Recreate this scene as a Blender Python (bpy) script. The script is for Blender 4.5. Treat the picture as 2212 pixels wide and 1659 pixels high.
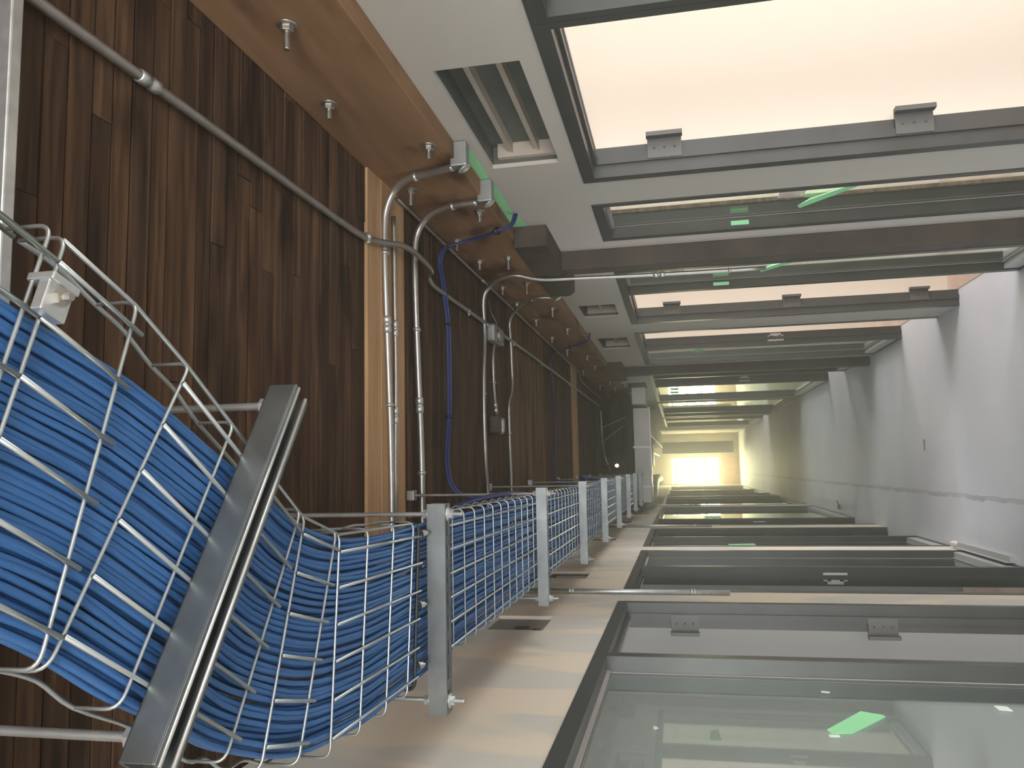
import bpy, math, random
from mathutils import Matrix, Vector
random.seed(7)
for o in list(bpy.data.objects): bpy.data.objects.remove(o, do_unlink=True)
SC = bpy.context.scene
COL = SC.collection
ZO = 2.107          # the lens is 2.107 m above the floor; all heights below are given relative to the lens

# ------------------------------------------------------------------ camera, world, lights, exposure
cam = bpy.data.cameras.new('camera')
co = bpy.data.objects.new('camera', cam); COL.objects.link(co)
cam.sensor_fit = 'HORIZONTAL'; cam.sensor_width = 36.0; cam.lens = 1733.36 / 2212 * 36.0
cam.clip_start = 0.02; cam.clip_end = 200
WC = ((-0.02049605, 0.20297042, -0.97897034), (0.99411901, -0.10000601, -0.04154751), (-0.10633583, -0.97406458, -0.19972702))
co.matrix_world = Matrix.Translation((0, 0, ZO)) @ Matrix(WC).transposed().to_4x4()
SC.camera = co
SC.view_settings.view_transform = 'Standard'; SC.view_settings.look = 'None'
SC.view_settings.gamma = 1.0; SC.view_settings.exposure = 0.7; SC.view_settings.use_curve_mapping = False

w = bpy.data.worlds.new('World'); SC.world = w; w.use_nodes = True
bg = w.node_tree.nodes['Background']; bg.inputs[0].default_value = (0.95, 0.97, 1.0, 1); bg.inputs[1].default_value = 2.5

def area(name, loc, target, sx, sy, power, col=(1, 1, 1)):
    l = bpy.data.lights.new(name, 'AREA'); l.shape = 'RECTANGLE'; l.size = sx; l.size_y = sy; l.energy = power; l.color = col
    o = bpy.data.objects.new(name, l); COL.objects.link(o)
    o.location = Vector(loc) + Vector((0, 0, ZO))
    o.rotation_euler = (Vector(target) - Vector(loc)).to_track_quat('-Z', 'Z').to_euler()
    return o
# daylight through the outer windows of the rooms on the right
for i, (y, p) in enumerate(((0.9, 64), (4.9, 68), (8.3, 56), (13.0, 42), (20.5, 50))):
    area('window_daylight', (4.05, y, -0.55), (0, y + 0.3, -0.85), 2.6, 1.7, p, (1.0, 0.97, 0.92))
# dimmer rooms on the left
for y, p in ((2.4, 20), (6.4, 12), (13.0, 14)):
    area('room_daylight', (-3.55, y, -0.5), (0, y, -0.8), 2.0, 1.4, p, (0.92, 0.97, 1.0))
# fill light added behind the photographer and the glare through the window at the end of the corridor
area('back_fill_light', (0.15, -3.25, -0.3), (2.2, 0.6, -0.1), 1.3, 1.8, 160, (1.0, 0.97, 0.93))
area('end_window_glare', (-0.15, 30.4, -0.55), (-0.1, 10, -0.8), 1.0, 1.7, 430, (1.0, 0.83, 0.44))

# ------------------------------------------------------------------ materials
def mat(name, col, rough=0.6, metal=0.0, var=0.0, scale=8.0, bump=0.0, stretch=(1, 1, 1), spec=0.5, col2=None):
    m = bpy.data.materials.new(name); m.use_nodes = True
    nt = m.node_tree; b = nt.nodes['Principled BSDF']
    b.inputs['Base Color'].default_value = (*col, 1); b.inputs['Roughness'].default_value = rough
    b.inputs['Metallic'].default_value = metal; b.inputs['Specular IOR Level'].default_value = spec
    if var > 0 or bump > 0:
        tc = nt.nodes.new('ShaderNodeTexCoord'); mp = nt.nodes.new('ShaderNodeMapping'); mp.inputs['Scale'].default_value = stretch
        nt.links.new(tc.outputs['Object'], mp.inputs[0])
        n = nt.nodes.new('ShaderNodeTexNoise'); n.inputs['Scale'].default_value = scale; n.inputs['Detail'].default_value = 5
        nt.links.new(mp.outputs[0], n.inputs['Vector'])
        if var > 0:
            r = nt.nodes.new('ShaderNodeValToRGB')
            a = col2 if col2 else tuple(c * (1 - var) for c in col)
            r.color_ramp.elements[0].position = 0.35; r.color_ramp.elements[1].position = 0.65
            r.color_ramp.elements[0].color = (*a, 1); r.color_ramp.elements[1].color = (*[min(1, c * (1 + var * (0 if col2 else 1))) for c in col], 1)
            nt.links.new(n.outputs['Fac'], r.inputs[0]); nt.links.new(r.outputs[0], b.inputs['Base Color'])
        if bump > 0:
            bm = nt.nodes.new('ShaderNodeBump'); bm.inputs['Strength'].default_value = bump; bm.inputs['Distance'].default_value = 0.01
            nt.links.new(n.outputs['Fac'], bm.inputs['Height']); nt.links.new(bm.outputs[0], b.inputs['Normal'])
    return m

def wood(name, c1, c2, c3, grain=(1.2, 26, 26), island=0.5, rough=0.7, knots=True):
    """boards whose grain runs along the first axis of `grain`; every board (mesh island) has its own tone"""
    m = bpy.data.materials.new(name); m.use_nodes = True
    nt = m.node_tree; N = nt.nodes; L = nt.links; b = N['Principled BSDF']; b.inputs['Roughness'].default_value = rough
    b.inputs['Specular IOR Level'].default_value = 0.25
    tc = N.new('ShaderNodeTexCoord'); mp = N.new('ShaderNodeMapping'); mp.inputs['Scale'].default_value = grain
    geo = N.new('ShaderNodeNewGeometry')
    add = N.new('ShaderNodeVectorMath'); add.operation = 'ADD'
    mul = N.new('ShaderNodeMath'); mul.operation = 'MULTIPLY'; mul.inputs[1].default_value = 37.0
    L.new(geo.outputs['Random Per Island'], mul.inputs[0]); L.new(tc.outputs['Object'], mp.inputs[0])
    L.new(mp.outputs[0], add.inputs[0]); L.new(mul.outputs[0], add.inputs[1])
    n = N.new('ShaderNodeTexNoise'); n.inputs['Scale'].default_value = 1.6; n.inputs['Detail'].default_value = 8; n.inputs['Distortion'].default_value = 0.6
    L.new(add.outputs[0], n.inputs['Vector'])
    r = N.new('ShaderNodeValToRGB'); e = r.color_ramp.elements
    e[0].position = 0.25; e[0].color = (*c1, 1); e[1].position = 0.72; e[1].color = (*c3, 1)
    x = r.color_ramp.elements.new(0.5); x.color = (*c2, 1)
    L.new(n.outputs['Fac'], r.inputs[0])
    hsv = N.new('ShaderNodeHueSaturation')
    vm = N.new('ShaderNodeMapRange'); vm.inputs[3].default_value = 1 - island; vm.inputs[4].default_value = 1 + island * 0.7
    L.new(geo.outputs['Random Per Island'], vm.inputs[0]); L.new(vm.outputs[0], hsv.inputs['Value']); L.new(r.outputs[0], hsv.inputs['Color'])
    out = hsv.outputs[0]
    if knots:
        v = N.new('ShaderNodeTexNoise'); v.inputs['Scale'].default_value = 2.6; v.inputs['Detail'].default_value = 3
        mp2 = N.new('ShaderNodeMapping'); mp2.inputs['Scale'].default_value = tuple(min(4.0, max(1.0, g * 0.25)) for g in grain)
        L.new(tc.outputs['Object'], mp2.inputs[0]); L.new(mp2.outputs[0], v.inputs['Vector'])
        kr = N.new('ShaderNodeValToRGB'); kr.color_ramp.elements[0].position = 0.53; kr.color_ramp.elements[1].position = 0.66
        kr.color_ramp.elements[0].color = (1, 1, 1, 1); kr.color_ramp.elements[1].color = (0.42, 0.36, 0.33, 1)
        L.new(v.outputs['Fac'], kr.inputs[0])
        mx = N.new('ShaderNodeMixRGB'); mx.blend_type = 'MULTIPLY'; mx.inputs[0].default_value = 1
        L.new(out, mx.inputs[1]); L.new(kr.outputs[0], mx.inputs[2]); out = mx.outputs[0]
    L.new(out, b.inputs['Base Color'])
    bm = N.new('ShaderNodeBump'); bm.inputs['Strength'].default_value = 0.25; bm.inputs['Distance'].default_value = 0.004
    L.new(n.outputs['Fac'], bm.inputs['Height']); L.new(bm.outputs[0], b.inputs['Normal'])
    return m

def glass(name, tint):
    m = bpy.data.materials.new(name); m.use_nodes = True
    nt = m.node_tree; N = nt.nodes; L = nt.links; N.remove(N['Principled BSDF'])
    t = N.new('ShaderNodeBsdfTransparent'); t.inputs[0].default_value = (*tint, 1)
    g = N.new('ShaderNodeBsdfGlossy'); g.inputs['Roughness'].default_value = 0.0; g.inputs[0].default_value = (0.9, 0.97, 0.94, 1)
    f = N.new('ShaderNodeLayerWeight'); f.inputs['Blend'].default_value = 0.5      # facing -> Schlick, the same from both sides of the pane
    pw = N.new('ShaderNodeMath'); pw.operation = 'POWER'; pw.inputs[1].default_value = 5.0; L.new(f.outputs['Facing'], pw.inputs[0])
    ma = N.new('ShaderNodeMath'); ma.operation = 'MULTIPLY_ADD'; ma.inputs[1].default_value = 0.93; ma.inputs[2].default_value = 0.045; L.new(pw.outputs[0], ma.inputs[0])
    mx = N.new('ShaderNodeMixShader'); L.new(ma.outputs[0], mx.inputs[0]); L.new(t.outputs[0], mx.inputs[1]); L.new(g.outputs[0], mx.inputs[2])
    L.new(mx.outputs[0], N['Material Output'].inputs[0])
    return m

def drywall(name, base, mud, scale=1.3, rough=0.85, amount=0.5):
    """painted or bare board with filled seams: soft patches of joint compound"""
    m = bpy.data.materials.new(name); m.use_nodes = True
    nt = m.node_tree; N = nt.nodes; L = nt.links; b = N['Principled BSDF']; b.inputs['Roughness'].default_value = rough
    b.inputs['Specular IOR Level'].default_value = 0.2
    tc = N.new('ShaderNodeTexCoord'); n = N.new('ShaderNodeTexNoise'); n.inputs['Scale'].default_value = scale; n.inputs['Detail'].default_value = 2.5; n.inputs['Distortion'].default_value = 0.8
    mp = N.new('ShaderNodeMapping'); mp.inputs['Scale'].default_value = (1, 1.6, 0.7)
    L.new(tc.outputs['Object'], mp.inputs[0]); L.new(mp.outputs[0], n.inputs['Vector'])
    r = N.new('ShaderNodeValToRGB'); r.color_ramp.elements[0].position = amount - 0.03; r.color_ramp.elements[1].position = amount + 0.03
    r.color_ramp.elements[0].color = (*base, 1); r.color_ramp.elements[1].color = (*mud, 1)
    L.new(n.outputs['Fac'], r.inputs[0]); L.new(r.outputs[0], b.inputs['Base Color'])
    return m

def floor_mat():
    m = bpy.data.materials.new('dusty_concrete'); m.use_nodes = True
    nt = m.node_tree; N = nt.nodes; L = nt.links; b = N['Principled BSDF']
    b.inputs['Roughness'].default_value = 0.62; b.inputs['Specular IOR Level'].default_value = 0.35
    tc = N.new('ShaderNodeTexCoord'); n = N.new('ShaderNodeTexNoise'); n.inputs['Scale'].default_value = 1.1; n.inputs['Detail'].default_value = 6
    L.new(tc.outputs['Object'], n.inputs['Vector'])
    r = N.new('ShaderNodeValToRGB'); r.color_ramp.elements[0].position = 0.3; r.color_ramp.elements[1].position = 0.7
    r.color_ramp.elements[0].color = (0.64, 0.66, 0.73, 1); r.color_ramp.elements[1].color = (0.77, 0.79, 0.85, 1)
    L.new(n.outputs['Fac'], r.inputs[0])
    # a taped seam that wanders along the floor and two across
    sx = N.new('ShaderNodeSeparateXYZ'); L.new(tc.outputs['Object'], sx.inputs[0])
    n2 = N.new('ShaderNodeTexNoise'); n2.inputs['Scale'].default_value = 5; L.new(tc.outputs['Object'], n2.inputs['Vector'])
    a = N.new('ShaderNodeMath'); a.operation = 'MULTIPLY_ADD'; a.inputs[1].default_value = 0.05; L.new(n2.outputs['Fac'], a.inputs[0]); L.new(sx.outputs['X'], a.inputs[2])
    d = N.new('ShaderNodeMath'); d.operation = 'ADD'; d.inputs[1].default_value = 0.245; L.new(a.outputs[0], d.inputs[0])
    ab = N.new('ShaderNodeMath'); ab.operation = 'ABSOLUTE'; L.new(d.outputs[0], ab.inputs[0])
    lt = N.new('ShaderNodeMath'); lt.operation = 'LESS_THAN'; lt.inputs[1].default_value = 0.018; L.new(ab.outputs[0], lt.inputs[0])
    mx = N.new('ShaderNodeMixRGB'); mx.inputs[2].default_value = (0.36, 0.32, 0.33, 1)
    f = N.new('ShaderNodeMath'); f.operation = 'MULTIPLY'; L.new(lt.outputs[0], f.inputs[0]); L.new(n2.outputs['Fac'], f.inputs[1])
    L.new(f.outputs[0], mx.inputs[0]); L.new(r.outputs[0], mx.inputs[1]); L.new(mx.outputs[0], b.inputs['Base Color'])
    bm = N.new('ShaderNodeBump'); bm.inputs['Strength'].default_value = 0.15; bm.inputs['Distance'].default_value = 0.01
    L.new(n.outputs['Fac'], bm.inputs['Height']); L.new(bm.outputs[0], b.inputs['Normal'])
    return m

def emit(name, col, s):
    m = bpy.data.materials.new(name); m.use_nodes = True
    b = m.node_tree.nodes['Principled BSDF']; b.inputs['Emission Color'].default_value = (*col, 1); b.inputs['Emission Strength'].default_value = s
    b.inputs['Base Color'].default_value = (*col, 1)
    return m

M = dict(
    galv=mat('galvanised_steel', (0.56, 0.58, 0.58), 0.40, 0.85, 0.10, 30),
    strut=mat('strut_steel', (0.22, 0.24, 0.245), 0.34, 0.85, 0.18, 14),
    galv_dull=mat('dull_galvanised_steel', (0.36, 0.37, 0.37), 0.45, 0.75, 0.15, 12),
    wire=mat('zinc_plated_wire', (0.44, 0.48, 0.49), 0.33, 0.8),
    conduit=mat('conduit_steel', (0.40, 0.385, 0.36), 0.38, 0.85, 0.08, 20),
    cable=mat('blue_cable_jacket', (0.033, 0.118, 0.310), 0.42, 0, 0, spec=0.4),
    cable_dark=mat('dark_blue_cable_jacket', (0.018, 0.03, 0.14), 0.45),
    black=mat('black_plastic', (0.012, 0.012, 0.012), 0.5),
    frame=mat('dark_bronze_aluminium', (0.056, 0.057, 0.054), 0.34, 0.15, 0.12, 6),
    gasket=mat('grey_door_gasket', (0.30, 0.27, 0.27), 0.6),
    steelcol=mat('dark_primed_steel', (0.062, 0.046, 0.036), 0.62, 0.1, 0.3, 7),
    hinge=mat('grey_hinge_metal', (0.105, 0.105, 0.10), 0.45, 0.3),
    strike=mat('satin_strike_plate', (0.48, 0.48, 0.46), 0.4, 0.6),
    wall_r=drywall('painted_grey_drywall', (0.52, 0.495, 0.45), (0.55, 0.515, 0.465), 0.9, 0.8, 0.55),
    wall_l=drywall('filled_drywall', (0.62, 0.59, 0.54), (0.76, 0.66, 0.54), 1.5, 0.8, 0.5),
    room_r=drywall('cream_room_drywall', (0.66, 0.595, 0.52), (0.67, 0.605, 0.53), 0.7, 0.8, 0.6),
    room_l=drywall('grey_room_drywall', (0.33, 0.33, 0.315), (0.35, 0.345, 0.33), 0.8, 0.8, 0.5),
    raw=mat('raw_wall_edge', (0.34, 0.26, 0.20), 0.8, 0, 0.35, 12, 0.3, (1, 1, 4)),
    roomfloor=mat('pinkish_subfloor', (0.58, 0.44, 0.36), 0.6, 0, 0.12, 3),
    floor=floor_mat(),
    deck=wood('old_fir_deck', (0.020, 0.011, 0.006), (0.070, 0.038, 0.020), (0.122, 0.069, 0.035), (1.6, 30, 30), 0.38),
    deck_light=wood('new_pine_blocking', (0.34, 0.20, 0.10), (0.46, 0.29, 0.155), (0.54, 0.36, 0.20), (1.4, 24, 24), 0.08, knots=False),
    deck_mid=wood('amber_fir_deck', (0.06, 0.032, 0.014), (0.135, 0.076, 0.034), (0.20, 0.118, 0.055), (1.4, 26, 26), 0.25),
    beam=wood('fir_beam', (0.20, 0.108, 0.054), (0.27, 0.155, 0.082), (0.33, 0.20, 0.112), (9, 1.0, 9), 0.04),
    tape=mat('green_masking_tape', (0.33, 0.80, 0.42), 0.7),
    paper=mat('paper_label', (0.72, 0.64, 0.58), 0.8),
    ink=mat('faded_ink', (0.22, 0.19, 0.18), 0.8),
    red=mat('red_sticker', (0.22, 0.05, 0.04), 0.6),
    white=mat('white_sticker', (0.80, 0.90, 0.82), 0.6),
    duct=mat('duct_sheet_metal', (0.50, 0.49, 0.45), 0.42, 0.7, 0.12, 4),
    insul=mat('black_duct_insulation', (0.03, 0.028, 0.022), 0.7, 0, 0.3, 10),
    glass=glass('clear_greenish_glass', (0.92, 0.96, 0.94)),
    steel_bolt=mat('bolt_steel', (0.40, 0.38, 0.34), 0.4, 0.9),
    endframe=mat('end_window_frame', (0.62, 0.50, 0.30), 0.6),
    lamp=emit('lamp_bulb', (1.0, 0.86, 0.55), 6.0),
    cavity=mat('dusky_green_board', (0.10, 0.105, 0.092), 0.8, 0, 0.2, 5),
    plate=mat('grey_painted_plate', (0.27, 0.26, 0.235), 0.6, 0.1),
    sill=mat('pale_sill', (0.50, 0.50, 0.50), 0.5, 0.2),
    stud=mat('dull_metal_stud', (0.50, 0.44, 0.38), 0.55, 0.2),
    brick=mat('peach_wall', (0.72, 0.46, 0.30), 0.8, 0, 0.15, 6),  # peach tone of the strip below the end window
)

# ------------------------------------------------------------------ mesh helpers
class MB:
    def __init__(s): s.v = []; s.f = []; s.sm = []; s.mi = []; s.cur = 0
    def add(s, vs, fs, smooth=False):
        k = len(s.v); s.v += [tuple(p) for p in vs]
        for f in fs: s.f.append(tuple(i + k for i in f)); s.sm.append(smooth); s.mi.append(s.cur)
        return s
    def box(s, x0, x1, y0, y1, z0, z1):
        if x0 > x1: x0, x1 = x1, x0
        if y0 > y1: y0, y1 = y1, y0
        if z0 > z1: z0, z1 = z1, z0
        return s.add([(x0, y0, z0), (x1, y0, z0), (x1, y1, z0), (x0, y1, z0), (x0, y0, z1), (x1, y0, z1), (x1, y1, z1), (x0, y1, z1)],
                     [(0, 3, 2, 1), (4, 5, 6, 7), (0, 1, 5, 4), (1, 2, 6, 5), (2, 3, 7, 6), (3, 0, 4, 7)])
    def obox(s, c, ax, ay, hx, hy, z0, z1):
        """upright box centred on c (x, y), half sizes hx along unit ax and hy along unit ay"""
        P = [(c[0] + i * hx * ax[0] + j * hy * ay[0], c[1] + i * hx * ax[1] + j * hy * ay[1]) for i, j in ((-1, -1), (1, -1), (1, 1), (-1, 1))]
        return s.add([(p[0], p[1], z0) for p in P] + [(p[0], p[1], z1) for p in P],
                     [(0, 3, 2, 1), (4, 5, 6, 7), (0, 1, 5, 4), (1, 2, 6, 5), (2, 3, 7, 6), (3, 0, 4, 7)])
    def tube(s, pts, r, n=8, caps=True):
        pts = [Vector(p) for p in pts]
        ts = []
        for i in range(len(pts)):
            a = pts[max(0, i - 1)]; b = pts[min(len(pts) - 1, i + 1)]; t = (b - a)
            ts.append(t.normalized() if t.length > 1e-9 else Vector((0, 1, 0)))
        ref = Vector((0, 0, 1)) if abs(ts[0].z) < 0.9 else Vector((1, 0, 0))
        u = ts[0].cross(ref).normalized(); vs = []
        for p, t in zip(pts, ts):
            u = (u - t * u.dot(t)); u = u.normalized() if u.length > 1e-6 else t.orthogonal().normalized()
            w_ = t.cross(u)
            rr = r
            for k in range(n):
                a = 2 * math.pi * k / n; vs.append(p + u * math.cos(a) * rr + w_ * math.sin(a) * rr)
        fs = [(i * n + k, i * n + (k + 1) % n, (i + 1) * n + (k + 1) % n, (i + 1) * n + k) for i in range(len(pts) - 1) for k in range(n)]
        if caps: fs += [tuple(range(n - 1, -1, -1)), tuple((len(pts) - 1) * n + k for k in range(n))]
        return s.add(vs, fs, True)
    def prism(s, poly, axis, a0, a1):
        """poly: 2-D points; axis 0/1/2 is the extrusion axis"""
        def P(p, a): return {0: (a, p[0], p[1]), 1: (p[0], a, p[1]), 2: (p[0], p[1], a)}[axis]
        n = len(poly)
        return s.add([P(p, a0) for p in poly] + [P(p, a1) for p in poly],
                     [tuple(range(n - 1, -1, -1)), tuple(range(n, 2 * n))] + [(k, (k + 1) % n, n + (k + 1) % n, n + k) for k in range(n)])
    def lathe(s, prof, c, axis, n=16):
        """prof: (radius, distance along axis)"""
        ax = Vector(axis).normalized(); u = ax.orthogonal().normalized(); w_ = ax.cross(u); c = Vector(c); vs = []
        for r, d in prof:
            for k in range(n):
                a = 2 * math.pi * k / n; vs.append(c + ax * d + u * math.cos(a) * r + w_ * math.sin(a) * r)
        fs = [(i * n + k, i * n + (k + 1) % n, (i + 1) * n + (k + 1) % n, (i + 1) * n + k) for i in range(len(prof) - 1) for k in range(n)]
        fs += [tuple(range(n - 1, -1, -1)), tuple((len(prof) - 1) * n + k for k in range(n))]
        return s.add(vs, fs, n > 6)
    def build(s, name, m, parent=None, bevel=0.0):
        me = bpy.data.meshes.new(name)
        off = Vector((0, 0, ZO)); 
        q = parent
        while q is not None: off = off - q.location; q = q.parent
        me.from_pydata([tuple(Vector(p) + off) for p in s.v], [], s.f); me.update()
        me.polygons.foreach_set('use_smooth', s.sm)
        for x in (m if isinstance(m, list) else [m]): me.materials.append(x)
        me.polygons.foreach_set('material_index', s.mi)
        o = bpy.data.objects.new(name, me); COL.objects.link(o)
        if parent is not None: o.parent = parent
        if bevel > 0:
            b = o.modifiers.new('bevel', 'BEVEL'); b.width = bevel; b.segments = 2; b.limit_method = 'ANGLE'
        return o

def tag(o, label, cat, group=None, kind=None):
    o['label'] = label; o['category'] = cat
    if group: o['group'] = group
    if kind: o['kind'] = kind
    return o
def struct(o): o['kind'] = 'structure'; return o
def empty(name, loc):
    o = bpy.data.objects.new(name, None); COL.objects.link(o); o.location = (loc[0], loc[1], loc[2] + ZO); o.empty_display_size = 0.05
    return o
def copy_tree(o, parent=None):
    c = o.copy(); COL.objects.link(c); c.parent = parent
    for ch in list(o.children): copy_tree(ch, c)
    return c
def smooth(pts, n=6):
    """Catmull-Rom through the points"""
    P = [Vector(p) for p in pts]; out = []
    for i in range(len(P) - 1):
        a = P[max(0, i - 1)]; b = P[i]; c = P[i + 1]; d = P[min(len(P) - 1, i + 2)]
        for k in range(n):
            t = k / n
            out.append(0.5 * ((2 * b) + (c - a) * t + (2 * a - 5 * b + 4 * c - d) * t * t + (3 * b - a - 3 * c + d) * t ** 3))
    out.append(P[-1]); return out
def fillet(pts, r, n=5):
    P = [Vector(p) for p in pts]; out = [P[0]]
    for i in range(1, len(P) - 1):
        a = P[i - 1] - P[i]; b = P[i + 1] - P[i]; rr = min(r, a.length * 0.45, b.length * 0.45)
        s0 = P[i] + a.normalized() * rr; s1 = P[i] + b.normalized() * rr
        for k in range(n + 1):
            t = k / n; out.append((1 - t) ** 2 * s0 + 2 * t * (1 - t) * P[i] + t * t * s1)
    out.append(P[-1]); return out

XR, XL = 1.165, -0.683          # corridor faces of the two long walls
ZF, ZD = -2.107, 1.072          # floor and underside of the deck
Y0, Y1 = -3.4, 30.0
WT = 0.118                       # wall thickness
ZH = 0.335                      # top of the door and window frames

# ------------------------------------------------------------------ structure: floor, deck, walls
struct(MB().box(XL - WT, XR + WT, Y0, Y1 + 0.2, ZF - 0.1, ZF).build('floor', M['floor']))
struct(MB().box(XR + WT, 4.3, Y0, Y1, ZF - 0.1, ZF + 0.004).build('floor_side_rooms', M['roomfloor']))
struct(MB().box(-3.9, XL - WT, Y0, Y1, ZF - 0.1, ZF + 0.004).build('floor_side_rooms', M['roomfloor']))

# wood deck: boards on edge across the corridor, each its own island
dk = MB(); dm = MB(); dl = MB(); y = Y0; rnd = random.Random(3)
while y < 13.5:
    wd = 0.054 + rnd.random() * 0.010
    bands = dl if (2.63 <= y + wd / 2 <= 3.03 or 8.28 <= y + wd / 2 <= 8.64) else (dm if 5.2 <= y + wd / 2 <= 6.5 else dk)
    light = bands is dl
    if light: wd = 0.13
    x = XL - WT
    while x < XR + WT - 0.02:
        ln = 9 if light else 0.9 + rnd.random() * 2.6
        if x == XL - WT: ln = 9 if light else rnd.random() * 2.0 + 0.3
        x1 = min(XR + WT, x + ln)
        zz = ZD - (0.012 if light else 0.0) + (rnd.random() - 0.5) * 0.006
        bands.box(x, x1, y + (0.0006 if light else 0.0050), y + wd, zz, ZD + 0.06)
        x = x1 + 0.002
    y += wd
struct(dk.build('ceiling', M['deck'])); struct(dm.build('ceiling_amber_boards', M['deck_mid'])); struct(dl.build('ceiling_pine_boards', M['deck_light']))
struct(MB().box(XL - WT, XR + WT, Y0, 13.5, ZD + 0.06, ZD + 0.16).build('ceiling_slab', M['deck']))
struct(MB().box(XL - WT, XR + WT, 13.5, Y1, ZD, ZD + 0.16).build('ceiling_far', M['insul']))
struct(MB().box(XR + WT, 4.3, Y0, Y1, 0.95, 1.2).build('ceiling_side_rooms', M['room_r']))
struct(MB().box(-3.9, XL - WT, Y0, Y1, 0.95, 1.2).build('ceiling_side_rooms', M['room_l']))

def holed_wall(name, x0, x1, y0, y1, z0, z1, holes, mats, jag=()):
    """slab with rectangular holes; face 0 = corridor side, faces in the holes get the second material"""
    ys = sorted({y0, y1, *[h[0] for h in holes], *[h[1] for h in holes]}); zs = sorted({z0, z1, *[h[2] for h in holes], *[h[3] for h in holes]})
    def solid(i, j):
        if i < 0 or j < 0 or i >= len(ys) - 1 or j >= len(zs) - 1: return False
        cy = (ys[i] + ys[i + 1]) / 2; cz = (zs[j] + zs[j + 1]) / 2
        return not any(h[0] < cy < h[1] and h[2] < cz < h[3] for h in holes)
    m = MB()
    for i in range(len(ys) - 1):
        for j in range(len(zs) - 1):
            if not solid(i, j): continue
            a, b, c, d = ys[i], ys[i + 1], zs[j], zs[j + 1]
            m.cur = 0
            m.add([(x0, a, c), (x0, b, c), (x0, b, d), (x0, a, d)], [(0, 3, 2, 1)])
            m.add([(x1, a, c), (x1, b, c), (x1, b, d), (x1, a, d)], [(0, 1, 2, 3)])
            m.cur = 1
            if not solid(i - 1, j): m.add([(x0, a, c), (x1, a, c), (x1, a, d), (x0, a, d)], [(0, 1, 2, 3)])
            if not solid(i + 1, j): m.add([(x0, b, c), (x1, b, c), (x1, b, d), (x0, b, d)], [(0, 3, 2, 1)])
            if not solid(i, j - 1): m.add([(x0, a, c), (x1, a, c), (x1, b, c), (x0, b, c)], [(0, 3, 2, 1)])
            if not solid(i, j + 1): m.add([(x0, a, d), (x1, a, d), (x1, b, d), (x0, b, d)], [(0, 1, 2, 3)])
    return struct(m.build(name, mats))

# storefront units: (y0, y1, [(kind, ya, yb), ...])
RU = [(0.35, 3.18, [('glass', 0.40, 1.94), ('door', 2.00, 3.13)]),
      (3.47, 4.05, [('glass', 3.505, 4.00)]),
      (4.73, 6.53, [('glass', 4.78, 5.35), ('door', 5.40, 6.48)]),
      (6.98, 9.20, [('door', 7.03, 8.08), ('glass', 8.14, 9.15)]),
      (10.05, 14.55, [('glass', 10.10, 10.72), ('door', 10.78, 11.90), ('glass', 11.96, 14.50)]),
      (15.0, 19.2, [('glass', 15.05, 17.9), ('door', 17.96, 19.15)]),
      (19.7, 24.0, [('door', 19.75, 20.9), ('glass', 20.96, 23.95)])]
LU = [(0.60, 4.22, [('glass', 0.65, 3.00), ('door', 3.06, 4.17)]),
      (4.58, 6.77, [('door', 4.63, 5.67), ('glass', 5.73, 6.72)]),
      (7.12, 9.18, [('glass', 7.17, 8.02), ('door', 8.08, 9.13)]),
      (9.62, 13.90, [('door', 9.67, 10.75), ('glass', 10.81, 13.85)]),
      (14.5, 18.6, [('glass', 14.55, 17.4), ('door', 17.46, 18.55)]),
      (19.1, 23.4, [('door', 19.15, 20.3), ('glass', 20.36, 23.35)]),
      (23.9, 28.6, [('glass', 23.95, 27.4), ('door', 27.46, 28.55)])]
RH = [(2.15, 2.94, 0.40, 0.66), (5.69, 6.17, 0.405, 0.675), (7.20, 7.90, 0.415, 0.685), (11.2, 12.0, 0.41, 0.68), (15.6, 16.6, 0.41, 0.68)]
LH = [(3.46, 3.79, 0.60, 0.86), (5.10, 5.43, 0.60, 0.86), (7.75, 8.05, 0.62, 0.86), (10.2, 10.7, 0.62, 0.86)]
holed_wall('wall_right', XR, XR + WT, Y0, Y1, ZF, ZD + 0.06, [(u[0], u[1], ZF, ZH) for u in RU] + RH, [M['wall_r'], M['wall_r']])
holed_wall('wall_left', XL, XL - WT, Y0, Y1, ZF, 1.035, [(u[0], u[1], ZF, ZH) for u in LU] + LH, [M['wall_l'], M['wall_l']])
struct(MB().box(XL - WT, XL - 0.03, Y0, Y1, 1.035, ZD + 0.06).build('dark_gap_strip', M['insul']))  # dark strip above the wall, the gap's shade put into its colour

# side rooms: outer walls with window openings, cross walls between the rooms
holed_wall('wall_right_rooms', 4.15, 4.3, Y0, Y1, ZF, 0.95, [(y - 1.3, y + 1.3, -1.4, 0.3) for y in (0.9, 4.9, 8.3, 13.0, 20.5)], [M['room_r'], M['room_r']])
holed_wall('wall_left_rooms', -3.65, -3.8, Y0, Y1, ZF, 0.95, [(y - 1.0, y + 1.0, -1.2, 0.2) for y in (2.4, 6.4, 13.0)], [M['room_l'], M['room_l']])
for yy in (3.30, 6.75, 9.60, 14.75, 19.45, 24.6):
    struct(MB().box(XR + WT, 4.15, yy - 0.06, yy + 0.06, ZF, 0.95).build('wall_partition_right', M['room_r']))
for yy in (4.40, 6.95, 9.40, 14.2, 18.85, 23.65):
    struct(MB().box(-3.65, XL - WT, yy - 0.06, yy + 0.06, ZF, 0.95).build('wall_partition_left', M['room_l']))

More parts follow.
